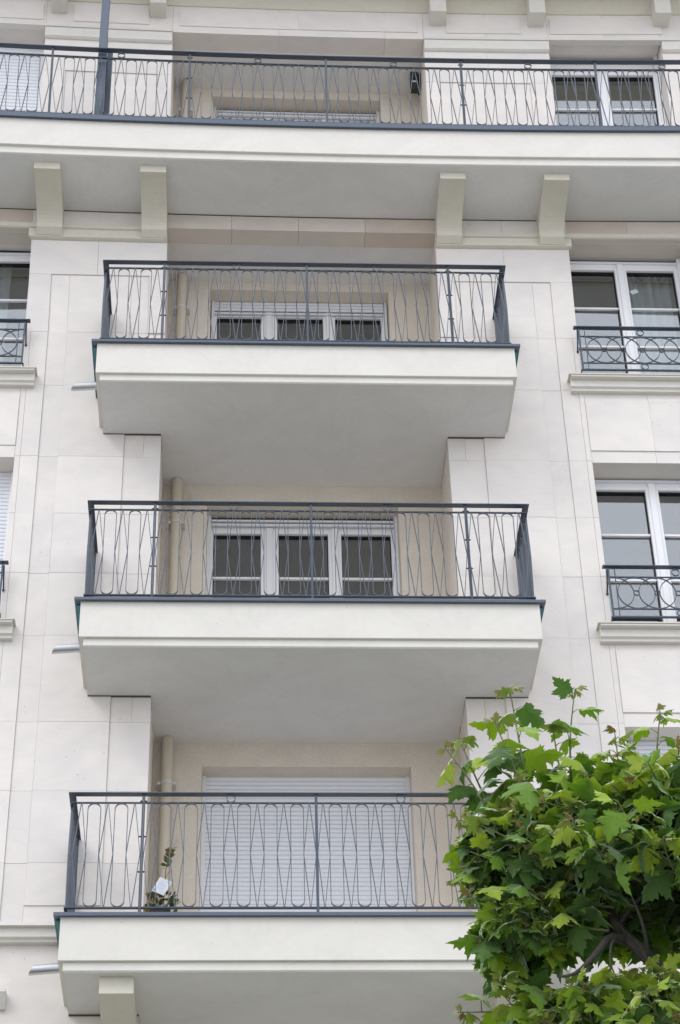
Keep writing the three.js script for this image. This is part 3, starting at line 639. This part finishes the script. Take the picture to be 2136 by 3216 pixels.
{
  const t = thing('vent_plate', 'small white square plate on the beige wall beside the middle downpipe', 'vent plate', [-1.0, -0.14, -0.73]);
  add('plate', t, block(-1.048, -0.962, -0.186, -0.104, -0.745, -0.732, 0.004), M.plate);
  add('raised_disc', t, (() => { const c = new THREE.CylinderGeometry(0.026, 0.028, 0.006, 24); c.rotateX(Math.PI / 2); c.translate(-1.005, -0.146, -0.730); return c.toNonIndexed(); })(), M.plate);
}
{
  const t = thing('wall_lamp', 'black two-part wall lamp on the right side of the terrace recess', 'wall lamp', [1.33, 5.4, -0.55]);
  const y = 5.42, z = -0.52;
  add('bracket_box', t, block(1.305, 1.365, y - 0.13, y + 0.14, z - 0.05, z + 0.06, 0.012), M.black);
  const head = add('head', t, prof([[z - 0.02, y + 0.17], [z + 0.075, y + 0.17], [z + 0.085, y + 0.10], [z + 0.10, y - 0.02], [z + 0.10, y - 0.11], [z + 0.06, y - 0.15], [z - 0.03, y - 0.13]], 1.225, 1.300), M.black);
  add('trim', head, merge([block(1.232, 1.293, y + 0.130, y + 0.142, z + 0.07, z + 0.086, 0), block(1.232, 1.293, y - 0.032, y - 0.012, z + 0.09, z + 0.104, 0)]), M.iron);
  add('lens', head, prof([[z + 0.088, y - 0.095], [z + 0.105, y - 0.095], [z + 0.105, y - 0.072], [z + 0.088, y - 0.072]], 1.238, 1.288), M.lens);
}

// ---------------------------------------------------------------- potted plant behind the lowest railing
{
  const bx = -1.15, by = -5.148, bz = 0.52;
  const t = thing('potted_plant', 'small potted shrub with white paper label behind the lowest railing', 'potted plant', [bx, by, bz]);
  add('pot', t, new THREE.LatheGeometry([[0.0, 0], [0.058, 0], [0.072, 0.12], [0.079, 0.124], [0.079, 0.136], [0.070, 0.136], [0.066, 0.12], [0, 0.115]].map(p => new THREE.Vector2(...p)), 24).translate(bx, by, bz), S({ color: col(0.035, 0.033, 0.03), roughness: 0.6 }));
  const wood = S({ color: col(0.20, 0.11, 0.05), roughness: 0.9 }), lf = [col(0.07, 0.12, 0.03), col(0.12, 0.15, 0.03), col(0.32, 0.20, 0.04), col(0.05, 0.085, 0.025)].map(c => new THREE.MeshPhysicalMaterial({ color: c, roughness: 0.6, side: THREE.DoubleSide, transmission: 0.3, thickness: 0 }));
  const stem = [V(bx + 0.02, by + 0.14, bz), V(bx + 0.03, by + 0.34, bz), V(bx + 0.035, by + 0.48, bz + 0.01), V(bx + 0.075, by + 0.66, bz)];
  add('stem', t, merge([tube(stem, 0.006, 0.0025, 6, 12), tube([V(bx + 0.03, by + 0.36, bz), V(bx - 0.01, by + 0.42, bz), V(bx - 0.03, by + 0.46, bz)], 0.003, 0.0015, 5, 5), tube([V(bx + 0.03, by + 0.40, bz), V(bx + 0.06, by + 0.45, bz + 0.02), V(bx + 0.08, by + 0.46, bz)], 0.003, 0.0015, 5, 5), tube([V(bx + 0.06, by + 0.60, bz), V(bx + 0.09, by + 0.69, bz), V(bx + 0.12, by + 0.74, bz)], 0.002, 0.001, 5, 5)]), wood);
  const leafG = (L, w) => { const q = new QB(); for (const s of [-1, 1]) { const e = [[0, 0, 0], [s * w * 0.8, L * 0.3, -w * 0.25], [s * w, L * 0.55, -w * 0.3], [s * w * 0.6, L * 0.82, -w * 0.2], [0, L, -w * 0.3]]; for (let i = 0; i < 4; i++) { const a = e[i], b = e[i + 1], m0 = [0, a[1], 0], m1 = [0, b[1], i === 3 ? -w * 0.3 : 0]; if (s > 0) q.quad(m0, a, b, m1); else q.quad(a, m0, m1, b); } } return q.geo(); };
  const lg = [leafG(0.05, 0.014), leafG(0.04, 0.012)];
  const putLeaf = (p, dir, m) => { const l = new THREE.Mesh(lg[Math.floor(rnd() * 2)], m); l.name = 'leaf'; l.castShadow = true; l.position.copy(p).sub(t.position); l.quaternion.setFromUnitVectors(V(0, 1, 0), dir.normalize()); l.rotateY(rr(-1.2, 1.2)); t.add(l); };
  const cv = new THREE.CatmullRomCurve3(stem);
  for (let i = 0; i < 26; i++) { const u = 0.66 + 0.34 * i / 26, s = i % 2 ? 1 : -1; putLeaf(cv.getPointAt(Math.min(1, u)), V(s * rr(0.6, 1), rr(-0.1, 0.6), rr(-0.4, 0.8)), u > 0.86 && rnd() < 0.7 ? lf[2] : lf[Math.floor(rnd() * 2)]); }
  for (let i = 0; i < 95; i++) { const a = rr(0, 6.283), r = Math.sqrt(rnd()) * 0.105; putLeaf(V(bx + Math.cos(a) * r * 1.15, by + 0.14 + rr(0, 0.13) * (1 - r * 2), bz - 0.02 + Math.sin(a) * r * 0.7), V(Math.cos(a), rr(0, 1.1), Math.sin(a)), Math.cos(a) < -0.75 ? lf[2] : lf[[0, 0, 1, 3, 3][Math.floor(rnd() * 5)]]); }
  const cvs = document.createElement('canvas'); cvs.width = 128; cvs.height = 160; const cx = cvs.getContext('2d');
  cx.fillStyle = '#f4f6fb'; cx.fillRect(0, 0, 128, 160); cx.fillStyle = '#8b90a0'; cx.fillRect(92, 14, 30, 9); cx.fillRect(6, 132, 22, 16);
  cx.fillStyle = '#c9cedb'; for (let i = 0; i < 7; i++) cx.fillRect(14, 40 + i * 13, 50 + (i * 37) % 40, 3); cx.fillRect(4, 24, 80, 2);
  const ct = new THREE.CanvasTexture(cvs); ct.colorSpace = THREE.SRGBColorSPACE ?? THREE.SRGBColorSpace;
  const tg = new THREE.BoxGeometry(0.098, 0.132, 0.0015); tg.rotateX(-0.10); tg.rotateZ(-0.46); tg.translate(bx + 0.012, by + 0.275, bz + 0.12);
  add('paper_label', t, tg, S({ map: ct, color: col(0.9, 0.92, 0.96), roughness: 0.8 }));
}

// ---------------------------------------------------------------- plane tree in the foreground
{
  const base = [1.75, -13.84, 7.35];
  const t = thing('plane_tree', 'leafy pollarded plane tree in the lower right foreground', 'tree', base);
  const bark = S({ color: col(0.085, 0.078, 0.07), map: tex(256, 0.5, (u, v) => { const k = 0.8 + 0.35 * pnoise(u, v * 0.4, 16, 2) + 0.15 * pnoise(u, v, 40, 7); return [k, k * 0.98, k * 0.94]; }), roughness: 0.95 });
  const head = V(1.62, -9.75, 7.35);
  add('trunk', t, merge([tube([V(1.75, -13.9, 7.35), V(1.72, -12.5, 7.33), V(1.66, -11, 7.37), head], 0.17, 0.12, 14, 14)]), bark);
  const limbs = [
    [[head, V(1.38, -9.2, 7.3), V(1.07, -8.70, 7.25), V(0.93, -8.50, 7.2), V(0.86, -8.30, 7.15)], 0.055, 0.020],
    [[V(0.95, -8.53, 7.2), V(0.87, -8.56, 7.27), V(0.80, -8.65, 7.32), V(0.72, -8.72, 7.30), V(0.66, -8.70, 7.22)], 0.022, 0.004],
    [[V(0.90, -8.55, 7.24), V(0.86, -8.62, 7.34), V(0.84, -8.72, 7.38), V(0.87, -8.80, 7.36)], 0.008, 0.002],
    [[V(0.92, -8.47, 7.18), V(0.98, -8.42, 7.3), V(1.08, -8.40, 7.42), V(1.16, -8.46, 7.5)], 0.010, 0.003],
    [[V(1.02, -8.64, 7.24), V(0.98, -8.55, 7.38), V(0.93, -8.46, 7.46)], 0.010, 0.003],
    [[V(0.94, -8.50, 7.2), V(0.84, -8.42, 7.05), V(0.70, -8.36, 6.98)], 0.020, 0.009],
    [[head, V(1.5, -9.1, 7.45), V(1.32, -8.6, 7.5), V(1.22, -8.32, 7.5)], 0.055, 0.022],
    [[V(1.30, -8.55, 7.5), V(1.15, -8.38, 7.4), V(0.95, -8.34, 7.35), V(0.72, -8.37, 7.3)], 0.024, 0.010],
    [[head, V(1.75, -9.1, 7.2), V(1.82, -8.6, 7.1), V(1.78, -8.2, 7.05)], 0.06, 0.022],
    [[head, V(1.4, -9.35, 6.95), V(1.1, -9.1, 6.75), V(0.85, -9.02, 6.7)], 0.045, 0.014],
    [[head, V(1.95, -9.2, 7.6), V(2.2, -8.8, 7.75), V(2.3, -8.4, 7.8)], 0.055, 0.02],
    [[head, V(1.6, -9.3, 7.8), V(1.5, -8.9, 8.0), V(1.35, -8.5, 8.0)], 0.05, 0.018],
    [[V(0.86, -8.30, 7.15), V(0.72, -8.12, 7.12), V(0.60, -8.02, 7.1)], 0.018, 0.006],
    [[V(1.22, -8.32, 7.5), V(1.12, -8.1, 7.45), V(1.02, -7.95, 7.4)], 0.018, 0.007],
    [[V(1.78, -8.2, 7.05), V(1.6, -8.0, 7.0), V(1.5, -7.85, 7.0)], 0.018, 0.007],
  ];
  for (const [p, a, b] of limbs) add('branch', t, tube(p, a, b, 9, 14), bark);
  // leaf shapes: five toothed lobes, folded along the midrib
  const half = [[0, 0], [0.10, -0.06], [0.20, -0.05], [0.27, -0.11], [0.33, -0.03], [0.47, 0.0], [0.39, 0.09], [0.42, 0.16], [0.33, 0.20], [0.46, 0.23], [0.50, 0.32], [0.68, 0.43], [0.53, 0.44], [0.51, 0.53], [0.40, 0.48], [0.34, 0.53], [0.21, 0.50], [0.26, 0.61], [0.34, 0.66], [0.24, 0.72], [0.23, 0.82], [0.13, 0.83], [0.09, 0.93], [0, 1.06]];
  const mid = [0, -0.005, 0.015, 0.03, 0.05, 0.08, 0.11, 0.14, 0.18, 0.22, 0.27, 0.32, 0.36, 0.40, 0.43, 0.46, 0.50, 0.58, 0.65, 0.71, 0.78, 0.83, 0.92, 1.06];
  function leafShape(fold, curl, droop, sd) {
    const P = [], U = [], I = [];
    const hgt = (u, v) => -Math.abs(u) * fold - curl * Math.abs(u) * Math.abs(u) - droop * v * v + 0.05 * Math.sin(u * 9 + sd) * Math.sin(v * 7 + sd * 2) + (Math.abs(u) > 0.3 ? 0.06 * Math.sin(v * 21 + sd * 5) * (Math.abs(u) - 0.3) : 0);
    const push = (u, v) => { P.push(u, v * (1 - 0.1 * droop), hgt(u, v)); U.push(u / 1.3 + 0.5, v / 1.12 + 0.08); return P.length / 3 - 1; };
    for (const s of [-1, 1]) {
      const jit = half.map(([a, b]) => [a * (1 + 0.12 * Math.sin(sd * 7 + b * 31 + s)), b + (a > 0.05 ? 0.02 * Math.sin(sd * 3 + a * 40 + s * 2) : 0)]);
      for (let i = 0; i < half.length - 1; i++) {
        const a = jit[i], b = jit[i + 1], am = [a[0] * 0.5, (a[1] + mid[i]) / 2], bm = [b[0] * 0.5, (b[1] + mid[i + 1]) / 2];
        const q = [push(0, mid[i]), push(s * am[0], am[1]), push(s * bm[0], bm[1]), push(0, mid[i + 1]), push(s * a[0], a[1]), push(s * b[0], b[1])];
        const T = (x, y, z) => s > 0 ? I.push(q[x], q[y], q[z]) : I.push(q[x], q[z], q[y]);
        T(0, 1, 2); T(0, 2, 3); T(1, 4, 5); T(1, 5, 2);
      }
    }
    const g = new THREE.BufferGeometry(); g.setAttribute('position', new THREE.Float32BufferAttribute(P, 3)); g.setAttribute('uv', new THREE.Float32BufferAttribute(U, 2)); g.setIndex(I);
    const n = g.toNonIndexed(); n.computeVertexNormals(); return toCreasedNormals(n, 0.9);
  }
  const shapes = [leafShape(0.20, 0.1, 0.15, 1), leafShape(0.38, 0.2, 0.25, 2), leafShape(0.08, 0.5, 0.35, 3), leafShape(0.55, 0.0, 0.1, 4), leafShape(0.15, 0.7, 0.5, 5), leafShape(-0.15, 0.3, 0.3, 6)];
  const young = [leafShape(0.9, 0.3, 0.5, 7), leafShape(0.7, 0.9, 0.9, 8)];
  const cvs = document.createElement('canvas'); cvs.width = cvs.height = 256; const cx = cvs.getContext('2d');
  cx.fillStyle = '#e2e6da'; cx.fillRect(0, 0, 256, 256);
  const px = (u, v) => [(u / 1.3 + 0.5) * 256, (1 - (v / 1.12 + 0.08)) * 256];
  const vein = (a, b, w, c) => { cx.strokeStyle = c; cx.lineWidth = w; cx.beginPath(); cx.moveTo(...px(...a)); cx.lineTo(...px(...b)); cx.stroke(); };
  for (const s of [-1, 1]) { vein([0, 0.02], [s * 0.60, 0.39], 3.4, '#ffffff'); vein([0, 0.02], [s * 0.42, 0.03], 2.6, '#ffffff'); for (let k = 1; k < 7; k++) vein([0, 0.1 + k * 0.13], [s * 0.24, 0.2 + k * 0.13], 1.5, '#f6f8ee'); for (let k = 1; k < 5; k++) { vein([s * 0.12 * k, 0.02 + 0.077 * k], [s * (0.12 * k + 0.02), 0.16 + 0.077 * k], 1.3, '#f6f8ee'); vein([s * 0.12 * k, 0.02 + 0.077 * k], [s * (0.12 * k + 0.13), 0.03 + 0.06 * k], 1.3, '#f6f8ee'); } }
  vein([0, 0], [0, 1], 3.8, '#ffffff');
  const vt = new THREE.CanvasTexture(cvs); vt.colorSpace = THREE.SRGBColorSpace;
  const LM = (c, tr = 0.42, ro = 0.95) => new THREE.MeshPhysicalMaterial({ color: c, map: vt, roughness: ro, transmission: tr, thickness: 0, side: THREE.DoubleSide, ior: 1.4, clearcoat: 0.28, clearcoatRoughness: 0.3 });
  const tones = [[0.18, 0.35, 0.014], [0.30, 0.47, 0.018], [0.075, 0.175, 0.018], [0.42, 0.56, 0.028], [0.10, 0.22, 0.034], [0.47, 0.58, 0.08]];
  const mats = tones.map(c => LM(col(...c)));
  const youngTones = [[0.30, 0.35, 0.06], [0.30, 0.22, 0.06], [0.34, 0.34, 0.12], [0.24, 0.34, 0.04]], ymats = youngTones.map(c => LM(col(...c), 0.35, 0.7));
  // shoots
  const leaves = [], twigs = [];
  const UP = V(0, 1, 0);
  function shoot(a, b, n, big, tipKind) {
    const m = a.clone().lerp(b, 0.5).add(V(rr(-0.04, 0.04), rr(-0.02, 0.05), rr(-0.04, 0.04))), cv = new THREE.CatmullRomCurve3([a, m, b]);
    twigs.push(tube([a, m, b], 0.0065, 0.0022, 5, 6));
    let ang = rr(0, 6.28);
    const extra = tipKind ? 3 : 0;
    for (let i = 0; i < n + extra; i++) {
      const u = i < n ? 0.10 + 0.88 * (i + 0.5) / n : 1 - 0.02 * (i - n), p = cv.getPointAt(u), tan = cv.getTangentAt(u); ang += 2.4 + rr(-0.4, 0.4);
      const sideV = V(Math.cos(ang), 0, Math.sin(ang)); sideV.addScaledVector(tan, -sideV.dot(tan)).normalize();
      const isTip = u > 0.86; const size = i >= n ? rr(0.028, 0.05) : isTip ? rr(0.06, 0.095) : big * rr(0.72, 1.12) * (1 - 0.35 * u * u);
      const pl = size * rr(0.35, 0.55), pe = p.clone().addScaledVector(sideV, pl * 0.8).addScaledVector(UP, pl * 0.45);
      twigs.push(tube([p, p.clone().lerp(pe, 0.55).addScaledVector(UP, 0.006), pe], 0.0022, 0.0016, 4, 3));
      const dir = sideV.clone().multiplyScalar(0.85).addScaledVector(UP, isTip ? rr(0.3, 1.2) : rr(-0.75, 0.28)).addScaledVector(V(rr(-1, 1), rr(-1, 1), rr(-1, 1)), 0.22).normalize();
      let nrm = UP.clone().multiplyScalar(1).addScaledVector(sideV, 0.35).addScaledVector(V(rr(-1, 1), rr(-1, 1), rr(-1, 1)), 0.5); nrm.addScaledVector(dir, -nrm.dot(dir)).normalize();
      const xa = dir.clone().cross(nrm).normalize();
      const q = new THREE.Quaternion().setFromRotationMatrix(new THREE.Matrix4().makeBasis(xa, dir, nrm));
      const isYoung = i >= n || (isTip && tipKind !== 0 && rnd() < 0.3);
      const k = isYoung ? Math.floor(rnd() * 2) : Math.floor(rnd() * shapes.length);
      const light = Math.max(0, Math.min(1, (u - 0.28) * 1.35 + rr(-0.38, 0.38)));  // crown light put into leaf colour: darker inside, lighter towards shoot ends
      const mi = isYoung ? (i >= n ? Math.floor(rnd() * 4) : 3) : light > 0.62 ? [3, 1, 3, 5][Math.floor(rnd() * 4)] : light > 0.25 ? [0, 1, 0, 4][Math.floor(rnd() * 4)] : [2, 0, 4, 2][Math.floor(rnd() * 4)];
      leaves.push({ pe, q, size, isYoung, k, mi });
    }
  }
  // shoots that stand clear of the crown
  const tips = [[[0.57, -7.36, 7.2], [0.62, -7.95, 7.2], 8], [[0.84, -7.40, 7.25], [0.78, -7.98, 7.25], 7], [[0.28, -7.66, 7.2], [0.50, -8.05, 7.15], 7], [[0.36, -7.58, 7.1], [0.50, -8.0, 7.1], 7], [[1.18, -7.54, 7.3], [1.15, -8.0, 7.3], 7], [[1.0, -7.60, 7.2], [0.95, -8.0, 7.2], 6], [[0.72, -7.62, 7.3], [0.75, -8.0, 7.3], 7], [[0.47, -7.62, 7.35], [0.6, -8.1, 7.3], 7], [[0.31, -8.0, 7.2], [0.62, -8.2, 7.2], 7], [[0.29, -8.22, 7.1], [0.62, -8.25, 7.15], 8], [[0.33, -8.38, 7.25], [0.66, -8.33, 7.2], 7], [[0.30, -8.70, 6.9], [0.72, -8.82, 6.9], 7], [[0.42, -8.66, 7.1], [0.8, -8.85, 7.0], 7], [[0.42, -8.85, 6.85], [0.85, -8.98, 6.8], 8], [[1.33, -7.58, 7.1], [1.3, -8.0, 7.1], 7], [[1.10, -7.60, 7.0], [1.12, -8.05, 7.0], 7], [[0.90, -7.62, 7.05], [0.9, -8.0, 7.05], 7]];
  for (const [b, a, n] of tips) shoot(V(...a), V(...b), n, 0.16, 1);
  // the two tiers of the crown
  const tiers = [[V(1.24, -8.15, 7.25), V(0.95, 0.40, 0.65), 165], [V(1.22, -8.90, 7.0), V(0.92, 0.32, 0.7), 135], [V(0.56, -8.43, 7.0), V(0.24, 0.13, 0.35), 26], [V(0.72, -8.78, 6.9), V(0.26, 0.13, 0.3), 14], [V(0.52, -8.13, 7.15), V(0.24, 0.18, 0.3), 26], [V(0.90, -8.82, 6.85), V(0.55, 0.28, 0.5), 62], [V(0.78, -8.15, 7.1), V(0.45, 0.38, 0.45), 48], [V(2.35, -8.6, 7.4), V(0.75, 0.8, 0.9), 50]];
  for (const [c, r, n] of tiers) for (let i = 0; i < n; i++) {
    const d = V(rr(-1, 1), rr(-0.75, 1), rr(-1, 1)); if (d.lengthSq() > 1.4 || d.lengthSq() < 0.05) { i--; continue; } d.normalize();
    const k = rr(0.55, 1.0), b = c.clone().add(V(d.x * r.x * k, d.y * r.y * k, d.z * r.z * k)), a = c.clone().add(V(d.x * r.x * k * 0.55, (d.y - 0.55) * r.y * k * 0.75, d.z * r.z * k * 0.55));
    if (Math.abs(b.x - 0.98) < 0.2 && Math.abs(b.y + 8.56) < 0.11) continue;      // an open pocket where the limbs show
    shoot(a, b, 8 + Math.floor(rnd() * 3), 0.136, rnd() < 0.6 ? 1 : 0);
  }
  add('twig', t, merge(twigs), S({ color: col(0.13, 0.15, 0.06), roughness: 0.8 })).userData.kind = 'stuff';
  // the leaves that show largest are meshes of their own, the rest one part
  const cp = camera.position, vis = l => { const p = l.pe.clone().project(camera); return Math.abs(p.x) < 1.03 && Math.abs(p.y) < 1.03; };
  camera.updateMatrixWorld(true); camera.updateProjectionMatrix();
  leaves.forEach(l => { l.rank = vis(l) ? l.size / l.pe.distanceTo(cp) : 0; });
  leaves.sort((a, b) => b.rank - a.rank);
  const rest = [], restC = [], mt = new THREE.Matrix4();
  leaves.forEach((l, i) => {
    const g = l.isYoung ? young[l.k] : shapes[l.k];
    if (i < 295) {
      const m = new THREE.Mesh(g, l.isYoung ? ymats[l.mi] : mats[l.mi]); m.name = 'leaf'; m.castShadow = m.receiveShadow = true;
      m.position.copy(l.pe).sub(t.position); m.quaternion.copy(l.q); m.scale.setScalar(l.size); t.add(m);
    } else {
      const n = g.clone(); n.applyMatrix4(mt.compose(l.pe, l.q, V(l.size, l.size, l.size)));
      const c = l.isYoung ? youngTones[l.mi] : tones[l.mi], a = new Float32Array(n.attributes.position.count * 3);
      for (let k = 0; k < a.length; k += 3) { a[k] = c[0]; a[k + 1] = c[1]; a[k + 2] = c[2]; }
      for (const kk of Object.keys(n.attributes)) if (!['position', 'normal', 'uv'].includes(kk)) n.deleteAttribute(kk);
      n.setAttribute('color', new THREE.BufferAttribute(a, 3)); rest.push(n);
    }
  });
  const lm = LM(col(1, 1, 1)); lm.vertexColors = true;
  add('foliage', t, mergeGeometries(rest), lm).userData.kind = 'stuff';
  console.log('leaves', leaves.length, 'stones', stoneCount);
}

renderer.render(scene, camera);
